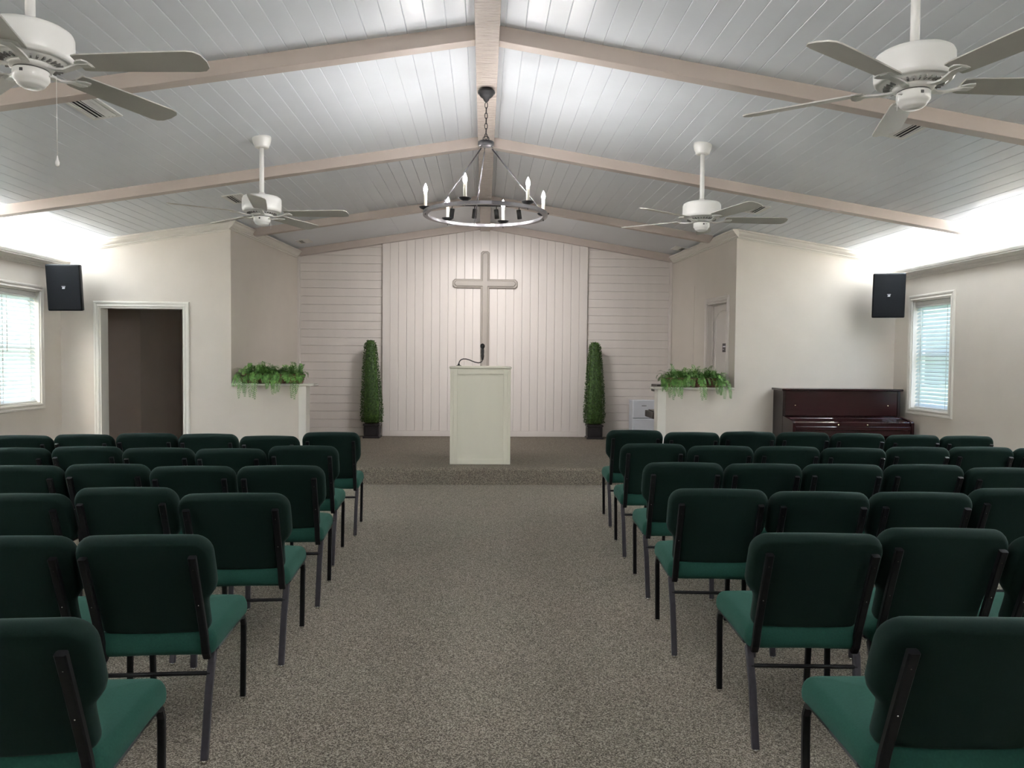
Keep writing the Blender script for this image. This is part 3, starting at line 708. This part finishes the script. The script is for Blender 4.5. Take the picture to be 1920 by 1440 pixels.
# ------------------------------------------------------------------ appliance and console organ behind the right low wall
fg = empty('white_appliance', (2.72, 11.93, .2), 0, 'small white boxy appliance by the back wall behind the right planter', 'appliance')
MB().cbox(-.315, .315, .04, .30, .01, .625, .008).build('case', 'fridge', fg)
MB().cbox(-.318, .318, -.01, .036, .34, .635, .01).build('upper_front', 'fridge', fg)
MB().cbox(-.318, .318, -.01, .036, .02, .332, .01).build('lower_front', 'fridge', fg)
MB().box(-.17, -.095, -.0125, -.009, .535, .548).build('nameplate', 'grey_mark', fg)
for xx in (-.27, .27):
    MB().box(xx - .03, xx + .03, .03, .27, 0, .012).build('foot', 'mic', fg)
og = empty('console_organ', (2.72, 9.95, .2), 0, 'dark wooden console organ half hidden behind the right low wall', 'organ')
MB().cbox(.0, .46, .0, .62, .0, .60, .006).build('body', 'organ', og)
MB().cbox(-.47, .02, -.12, .36, .50, .588, .006).build('key_shelf', 'organ', og)
MB().cbox(-.43, -.06, -.08, .32, .588, .600, .003).build('key_row', 'piano_dark', og)
MB().cbox(-.12, .46, .0, .60, .60, .86, .006).build('upper_console', 'organ', og)
MB().cbox(-.40, .10, -.06, .30, .855, .955, .006).build('music_shelf', 'organ', og)
for xx, yy in ((-.20, -.09), (-.20, .33)):
    MB().cbox(xx - .02, xx + .02, yy - .02, yy + .02, 0, .50, .003).build('leg', 'organ', og)

# ------------------------------------------------------------------ ceiling vents
def vent(x, y, lab, w=.22, l=.42):
    s = 1 if x > 0 else -1
    t = empty('ceiling_vent', (x, y, zc(x)), 0, lab, 'vent', 'white ceiling air vents'); t.rotation_euler = (0, s * ca, 0)
    m = MB(); a, b, e = w / 2, l / 2, .03
    m.cbox(-a, a, -b, -b + e, -.010, .002, .003).cbox(-a, a, b - e, b, -.010, .002, .003).cbox(-a, -a + e, -b + e, b - e, -.010, .002, .003).cbox(a - e, a, -b + e, b - e, -.010, .002, .003)
    m.build('vent_frame', 'fan', t)
    MB().box(-a + e, a - e, -b + e, b - e, -.001, .002).build('vent_throat', 'slot', t)
    me = MB().box(-.0095, .0095, -b + e, b - e, -.001, .001).mesh('louver', 'fan')
    n = 6
    for i in range(n):
        inst('louver', me, t, (-a + e + (w - 2 * e) * (i + .5) / n, 0, -.009), (0, math.radians(28 if i < n / 2 else -28), 0))
vent(-2.79, 5.49, 'white ceiling vent just behind the near left fan')
vent(-2.77, 8.54, 'white ceiling vent behind the far left fan')
vent(-2.76, 11.62, 'white ceiling vent over the left side of the platform', .2, .32)
vent(3.07, 5.42, 'white ceiling vent just behind the near right fan')
vent(3.05, 8.41, 'white ceiling vent behind the far right fan')
vent(3.02, 11.54, 'white ceiling vent over the right side of the platform', .2, .32)

# ------------------------------------------------------------------ ceiling fans
FZ = 2.79
def fan(x, y, rot, lab, chain, chang, fob):
    t = empty('ceiling_fan', (x, y, FZ), 0, lab, 'fan', 'white five-blade ceiling fans')
    ch = zc(x) - FZ
    MB().lathe([(0, ch + .02), (.078, ch + .015), (.080, ch - .012), (.074, ch - .045), (.062, ch - .072), (.060, ch - .084), (.045, ch - .09), (0, ch - .09)], 28).build('canopy', 'fan', t)
    MB().lathe([(.0195, .07), (.0195, ch - .06)], 16).build('downrod', 'fan', t)
    MB().lathe([(0, .124), (.024, .124), (.028, .104), (.034, .097), (.10, .094), (.145, .088), (.158, .079), (.1645, .064), (.1655, .0), (.164, -.024), (.159, -.040), (.150, -.047), (.142, -.045), (.136, -.051), (.078, -.066), (.060, -.068), (0, -.068)], 40).build('motor_housing', 'fan', t)
    m = MB()
    for i in range(30):
        b = MB().box(.096, .124, -.0034, .0034, -.0645, -.048); b.xf(Matrix.Rotation(2 * PI * i / 30, 4, 'Z')); m.add(b.v, b.f)
    m.build('vent_slots', 'slot_grey', t)
    MB().lathe([(0, -.060), (.086, -.062), (.088, -.070), (.080, -.082), (.070, -.084), (0, -.084)], 32).build('blade_ring', 'fan', t)
    MB().lathe([(.067, -.084), (.067, -.089)], 32).build('seam', 'slot', t)
    sw = MB().lathe([(0, -.088), (.068, -.088), (.070, -.092), (.070, -.122), (.063, -.134), (.057, -.138), (.055, -.146), (.045, -.155), (.037, -.156), (.034, -.161), (0, -.163)], 32).build('switch_housing', 'fan', t)
    MB().box(-.006, .006, -.073, -.067, -.112, -.100).build('switch', 'slot', sw)
    # blades
    out = [(.205, -.052), (.23, -.058), (.50, -.068), (.70, -.072), (.735, -.066), (.757, -.045), (.765, 0), (.757, .045), (.735, .066), (.70, .072), (.50, .068), (.23, .058), (.205, .052)]
    bm_ = MB().prism(out, 'z', -.003, .003); bm_.xf(Matrix.Translation((0, 0, -.056)) @ Matrix.Rotation(math.radians(-12), 4, 'X')); bme = bm_.mesh('blade', 'blade')
    ir = MB()
    ir.sweep([(.075, 0, -.074), (.105, .012, -.080), (.14, .016, -.080), (.175, .010, -.073), (.215, 0, -.066), (.26, 0, -.066)], [(-.016, -.004), (.016, -.004), (.016, .004), (-.016, .004)])
    ir.prism([(.20, -.02), (.225, -.045), (.25, -.05), (.262, -.03), (.262, .03), (.25, .05), (.225, .045), (.20, .02)], 'z', -.0665, -.0605)
    ime = ir.mesh('blade_iron', 'fan')
    for i in range(5):
        a = rot + i * 2 * PI / 5
        b = inst('blade', bme, t, None, (0, 0, a)); inst('blade_iron', ime, b)
    cx, cy = .072 * math.cos(chang), .072 * math.sin(chang)
    c = MB()
    c.tube([(cx * .95, cy * .95, -.105), (cx * 1.35, cy * 1.35, -.108)], .004, 6)
    c.tube([(cx * 1.35, cy * 1.35, -.106), (cx * 1.35, cy * 1.35, -.106 - chain)], .0012, 5)
    for i in range(int(chain / .0085)):
        z = -.108 - i * .0085; r = .0021
        c.add([(cx * 1.35 + r, cy * 1.35, z), (cx * 1.35 - r, cy * 1.35, z), (cx * 1.35, cy * 1.35 + r, z), (cx * 1.35, cy * 1.35 - r, z), (cx * 1.35, cy * 1.35, z + r), (cx * 1.35, cy * 1.35, z - r)],
              [(0, 2, 4), (2, 1, 4), (1, 3, 4), (3, 0, 4), (2, 0, 5), (1, 2, 5), (3, 1, 5), (0, 3, 5)])
    pc = c.build('pull_chain', 'fan', t)
    if fob:
        z = -.106 - chain
        MB().lathe([(0, z + .004), (.002, z), (.004, z - .012), (.008, z - .026), (.0085, z - .034), (.006, z - .042), (0, z - .045)], 12, (cx * 1.35, cy * 1.35, 0)).build('chain_fob', 'fan', pc)
R = math.radians
fan(-1.935, 3.30, R(-5), 'white ceiling fan nearest on the left, with a long pull chain', .335, R(10), True)
fan(1.915, 3.32, R(-2), 'white ceiling fan nearest on the right, with a short pull cord', .075, R(-160), False)
fan(-1.94, 6.63, R(-5), 'smaller-looking white ceiling fan farther back on the left', .09, R(-25), False)
fan(1.915, 6.58, R(0), 'smaller-looking white ceiling fan farther back on the right', .075, R(-75), False)

# ------------------------------------------------------------------ chandelier
ch = empty('chandelier', (.005, 5.79, 3.55), 0, 'black ring chandelier with six lit candles on a chain', 'chandelier')
MB().lathe([(0, 0), (.046, 0), (.046, -.018), (.03, -.02), (0, -.02)], 24).build('collar', 'ring', ch)
MB().lathe([(0, -.014), (.062, -.014), (.068, -.024), (.066, -.034), (.055, -.040), (.052, -.050), (.040, -.062), (.026, -.070), (.018, -.088), (.008, -.10), (0, -.10)], 28).build('canopy', 'iron', ch)
def link_path(h, w):
    return [(w * math.cos(a), 0, h * math.sin(a)) for a in [2 * PI * i / 14 for i in range(14)]]
lm = MB().tube(link_path(.024, .0105), .0030, 6, closed=True, up=(0, 1, 0)).mesh('chain_link', 'iron')
z = -.108; i = 0
while z > -.355:
    inst('chain_link', lm, ch, (0, 0, z - .015), (0, 0, (i % 2) * PI / 2 + .2)); z -= .0395; i += 1
MB().tube([(.022 * math.cos(a), 0, -.378 + .022 * math.sin(a)) for a in [2 * PI * i / 18 for i in range(18)]], .004, 6, closed=True, up=(0, 1, 0)).build('hanging_loop', 'iron', ch)
MB().lathe([(0, -.398), (.058, -.398), (.062, -.402), (.062, -.424), (.058, -.428), (.056, -.432), (0, -.432)], 30).build('hub', 'iron', ch)
RZ = 2.592 - 3.55; RR = .462
m = MB(); n = 72
prof = [(RR - .022, RZ - .010), (RR + .016, RZ - .010), (RR + .016, RZ + .014), (RR - .014, RZ + .014), (RR - .014, RZ + .002), (RR - .022, RZ + .002)]
k = len(prof); v = [(r * math.cos(2 * PI * i / n), r * math.sin(2 * PI * i / n), z) for i in range(n) for r, z in prof]
m.add(v, [(i * k + j, ((i + 1) % n) * k + j, ((i + 1) % n) * k + (j + 1) % k, i * k + (j + 1) % k) for i in range(n) for j in range(k)])
m.build('ring_band', 'ring', ch)
for a in (102, 224, 340):
    a = R(a); c, s_ = math.cos(a), math.sin(a)
    pt = lambda r, z: (r * c, r * s_, z)
    rd = MB().tube([pt(.052, -.46), pt(RR - .055, RZ + .055)], .0052, 8).build('rod', 'ring', ch)
    MB().tube([pt(.045, -.428), pt(.045, -.440), pt(.056, -.447), pt(.050, -.458), pt(.055, -.464)], .003, 6).build('hook', 'iron', rd)
    MB().tube([pt(RR - .056, RZ + .056), pt(RR - .046, RZ + .046), pt(RR - .05, RZ + .034), pt(RR - .036, RZ + .030), pt(RR - .030, RZ + .012), pt(RR - .018, RZ + .004)], .003, 6).build('hook', 'ring', rd)
bulb_me = MB().lathe([(0, .128), (.009, .130), (.0145, .142), (.0155, .155), (.012, .172), (.006, .188), (.0015, .198), (0, .199)], 14).mesh('bulb', 'bulb')
can_me = MB().lathe([(0, .010), (.0125, .010), (.0125, .126), (.010, .129), (0, .129)], 16).mesh('candle_sleeve', 'candle')
fil_me = MB().lathe([(0, .148), (.004, .149), (.004, .171), (0, .172)], 8).mesh('filament', 'filament')
dish_me = MB().lathe([(0, .002), (.018, .003), (.036, .010), (.047, .020), (.048, .022), (.034, .013), (.016, .010), (0, .010)], 24).mesh('dish', 'iron')
stem_me = MB().lathe([(0, -.038), (.005, -.036), (.0035, -.030), (.006, -.026), (.006, .004), (0, .004)], 10).mesh('stem', 'ring')
for i in range(6):
    a = R(11.5 + i * 60); p = (RR * math.cos(a), RR * math.sin(a), RZ + .016)
    d = inst('dish', dish_me, ch, p); inst('candle_sleeve', can_me, d); inst('bulb', bulb_me, d); inst('filament', fil_me, d); inst('stem', stem_me, d)

c2 = copy_tree(ch); c2.location = (.005, 1.62, 3.55); c2['label'] = 'second black ring chandelier of six candles, over the rear of the aisle'

# ------------------------------------------------------------------ track spot lights under the ridge
tk = empty('track_light', (.01, 9.98, 3.55), 0, 'black track bar with four spot heads hanging under the ridge', 'light')
MB().lathe([(0, 0), (.062, 0), (.062, -.018), (.05, -.026), (0, -.026)], 24).build('canopy', 'ring', tk)
MB().cbox(-.52, .52, -.014, .014, -.052, -.026, .003).build('track_bar', 'iron', tk)
for hx, tx, tz in ((-.445, -1.30, 1.15), (-.145, -.75, 1.25), (.145, .80, 1.25), (.445, 1.35, 1.15)):
    aim = Vector((tx - hx, 12.2 - 9.98, tz - 3.42)).normalized()
    tilt = Vector((aim.x * .55, .22, -1)).normalized()
    h = empty('spot_head', (hx, 0, -.052), 0); h.parent = tk
    MB().tube([(0, 0, .004), (0, 0, -.045)], .006, 8).build('stem', 'iron', h)
    q = Vector((0, 0, 1)).rotation_difference(-tilt).to_matrix().to_4x4()
    m = MB().lathe([(0, .06), (.024, .06), (.030, .054), (.031, -.062), (.027, -.066), (.024, -.058), (0, -.058)], 20); m.xf(Matrix.Translation((0, .0, -.095)) @ q); m.build('can', 'iron', h)
    m = MB().lathe([(.022, -.0578), (.0, -.0585)], 16); m.xf(Matrix.Translation((0, 0, -.095)) @ q); m.build('lens', 'lens', h)
    d = bpy.data.lights.new('track_spot', 'SPOT'); d.energy = TRACK_W; d.color = (1, .95, .94); d.spot_size = R(125); d.spot_blend = 1.0; d.shadow_soft_size = .025
    o = bpy.data.objects.new('track_spot', d); COL.objects.link(o)
    loc = Vector((.01 + hx, 9.98, 3.55 - .147)) + tilt * .075; o.location = loc
    o.rotation_euler = (Vector((tx, 12.2, tz)) - loc).to_track_quat('-Z', 'Y').to_euler()

# ------------------------------------------------------------------ chairs
def arc(cx, cy, r, a0, a1, n): return [(cx + r * math.cos(R(a0 + (a1 - a0) * i / n)), cy + r * math.sin(R(a0 + (a1 - a0) * i / n))) for i in range(n + 1)]
half = [(.0, .470), (.10, .470)] + arc(.180, .500, .030, -90, 0, 4) + [(.211, .56), (.213, .592), (.220, .612), (.234, .628), (.247, .646), (.2545, .670), (.256, .72)] + arc(.186, .788, .070, 0, 90, 6)[0:] + [(.12, .861), (.05, .863)]
outl = half + [(0, .8635)] + [(-u, v) for u, v in reversed(half[1:])]
def back_fn(u, v, w):
    y = .070 - (v - .47) * .40 + w * .94 + .38 * u * u; return (u, y, v + w * .30)
seat_o = arc(.190, .075, .045, -90, 0, 4) + [(.235, .16), (.235, .36)] + arc(.178, .492, .055, 0, 90, 5) + [(0, .551)]
seat_o = [(0, .030)] + seat_o + [(-u, v) for u, v in reversed(seat_o[:-1])]
def seat_fn(u, v, w):
    z = .431 + w; z -= 1.6 * max(0, v - .42) ** 2; z -= .25 * max(0, abs(u) - .12) ** 2 * 2; return (u, v, z)
def make_chair():
    t = empty('church_chair')
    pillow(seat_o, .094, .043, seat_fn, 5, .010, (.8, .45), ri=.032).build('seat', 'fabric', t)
    pillow(outl, .066, .032, back_fn, 5, .004, (.85, .5), ri=.022).build('backrest', 'fabric_shaded', t)
    rect = lambda a, b: [(-a, -b + .004), (-a + .004, -b), (a - .004, -b), (a, -b + .004), (a, b - .004), (a - .004, b), (-a + .004, b), (-a, b - .004)]
    for s in (-1, 1):
        # rear leg bending forward into the seat rail, front leg, post behind the backrest
        rl = MB().sweep([(s * .204, .0, .012), (s * .210, .038, .25), (s * .215, .062, .352), (s * .214, .080, .380), (s * .213, .112, .391), (s * .213, .30, .391)], rect(.0145, .011), up=(s * .02, 1, .3)).build('leg', 'leg', t)
        fl = MB().sweep([(s * .204, .525, .012), (s * .209, .520, .25), (s * .212, .512, .335), (s * .213, .492, .372), (s * .214, .455, .389), (s * .213, .30, .391)], rect(.0125, .011), up=(s * .02, 1, .3)).build('leg', 'frame', t)
        for l, y in ((rl, .0), (fl, .525)):
            MB().lathe([(0, 0), (.010, 0), (.0115, .004), (.0105, .016), (0, .016)], 10, (s * .204, y, 0)).build('foot_glide', 'chrome', l)
        p = MB().sweep([(s * .2, .052, .375), (s * .2, .036, .40), (s * .2, .018, .47), (s * .2, -.016, .56), (s * .2, -.057, .665), (s * .2, -.108, .792)], rect(.0150, .011), up=(0, 1, .3)).build('back_post', 'frame', t)
        m = MB()
        for z in (.475, .60, .745):
            y = .018 - (z - .47) * .385 - .0115 if z > .5 else .0065
            m.lathe([(0, -.002), (.0022, -.0015), (.003, .002), (0, .002)], 6, (s * .2, y, z), axis='y')
        m.build('screw_heads', 'chrome', p)
    for y in (.055, .44): MB().box(-.205, .205, y, y + .017, .386, .398).build('seat_frame', 'frame', t)
    MB().tube([(-.213, .050, .315), (.213, .050, .315)], .0085, 8).build('stretcher', 'frame', t)
    return t
LEFT = [[(-1.245, 6.192, .963, 1.019), (-1.723, 6.114, .979, .991), (-2.221, 6.149, .93, 1.003), (-2.711, 6.153, .979, 1.005), (-3.193, 6.128, .953, .995), (-3.665, 6.103, .943, .986)],
        [(-1.258, 5.299, .969, 1.013), (-1.747, 5.257, .961, .994), (-2.237, 5.26, .947, .997), (-2.728, 5.278, .951, 1.003), (-3.197, 5.253, .939, .993)],
        [(-1.177, 4.416, 1.004, 1.001), (-1.679, 4.408, .98, .997), (-2.169, 4.426, .959, 1.006), (-2.651, 4.408, .965, .997)],
        [(-1.167, 3.574, .998, .993), (-1.68, 3.61, .98, 1.016), (-2.149, 3.568, .951, .99)],
        [(-1.202, 2.725, 1.0, 1.001), (-1.673, 2.714, .982, .999)],
        [(-1.192, 1.875, .955, 1.0)]]
RIGHT = [[(1.331, 6.531, .994, 1.015), (1.829, 6.49, .975, 1.001), (2.331, 6.508, .965, 1.007), (2.82, 6.502, .934, 1.005), (3.301, 6.484, .965, .999), (3.782, 6.456, .955, .988), (4.254, 6.439, .93, .983)],
         [(1.263, 5.515, .977, 1.013), (1.76, 5.486, .98, 1.001), (2.261, 5.483, .986, .999), (2.749, 5.463, .973, .991), (3.247, 5.483, .93, .999), (3.734, 5.487, .967, 1.001), (4.213, 5.475, .938, .995)],
         [(1.231, 4.558, .992, 1.008), (1.725, 4.549, .959, 1.003), (2.22, 4.546, .98, 1.002), (2.729, 4.543, 1.014, 1.001), (3.226, 4.513, 1.01, .985)],
         [(1.163, 3.656, 1.008, 1.005), (1.659, 3.639, 1.016, .994), (2.168, 3.637, .979, .992), (2.69, 3.664, .99, 1.009)],
         [(1.246, 2.759, 1.02, .998), (1.74, 2.78, 1.004, 1.014), (2.245, 2.749, .986, .988)],
         [(1.262, 1.858, 1.02, 1.0)]]
RN = ['front row', 'second row', 'third row', 'fourth row', 'fifth row', 'nearest row']
SN = ['aisle seat', 'second from the aisle', 'third from the aisle', 'fourth from the aisle', 'fifth from the aisle', 'sixth from the aisle', 'seventh from the aisle']
proto = make_chair(); first = True
for side, rows in (('left', LEFT), ('right', RIGHT)):
    for r, row in enumerate(rows):
        wd = [q[2] for q in row]
        for i in range(len(row) - 1):
            gap = abs(row[i + 1][0] - row[i][0]) - .006; tot = .256 * (wd[i] + wd[i + 1])
            if tot > gap: wd[i] *= gap / tot; wd[i + 1] *= gap / tot
        row = [(q[0], q[1], w_, q[3]) for q, w_ in zip(row, wd)]
        for i, (x, y, sx, sz) in enumerate(row):
            c = proto if first else copy_tree(proto); first = False
            c.location = (x, y, 0); c.scale = (sx, 1, sz)
            c.rotation_euler = (0, 0, R(random.uniform(-.8, .8) + (-3.4 if side == 'right' else 3.4)))
            tag(c, 'green padded black-framed chair, %s of the %s, %s block' % (SN[i], RN[r], side), 'chair', 'green chairs in the %s block' % side)
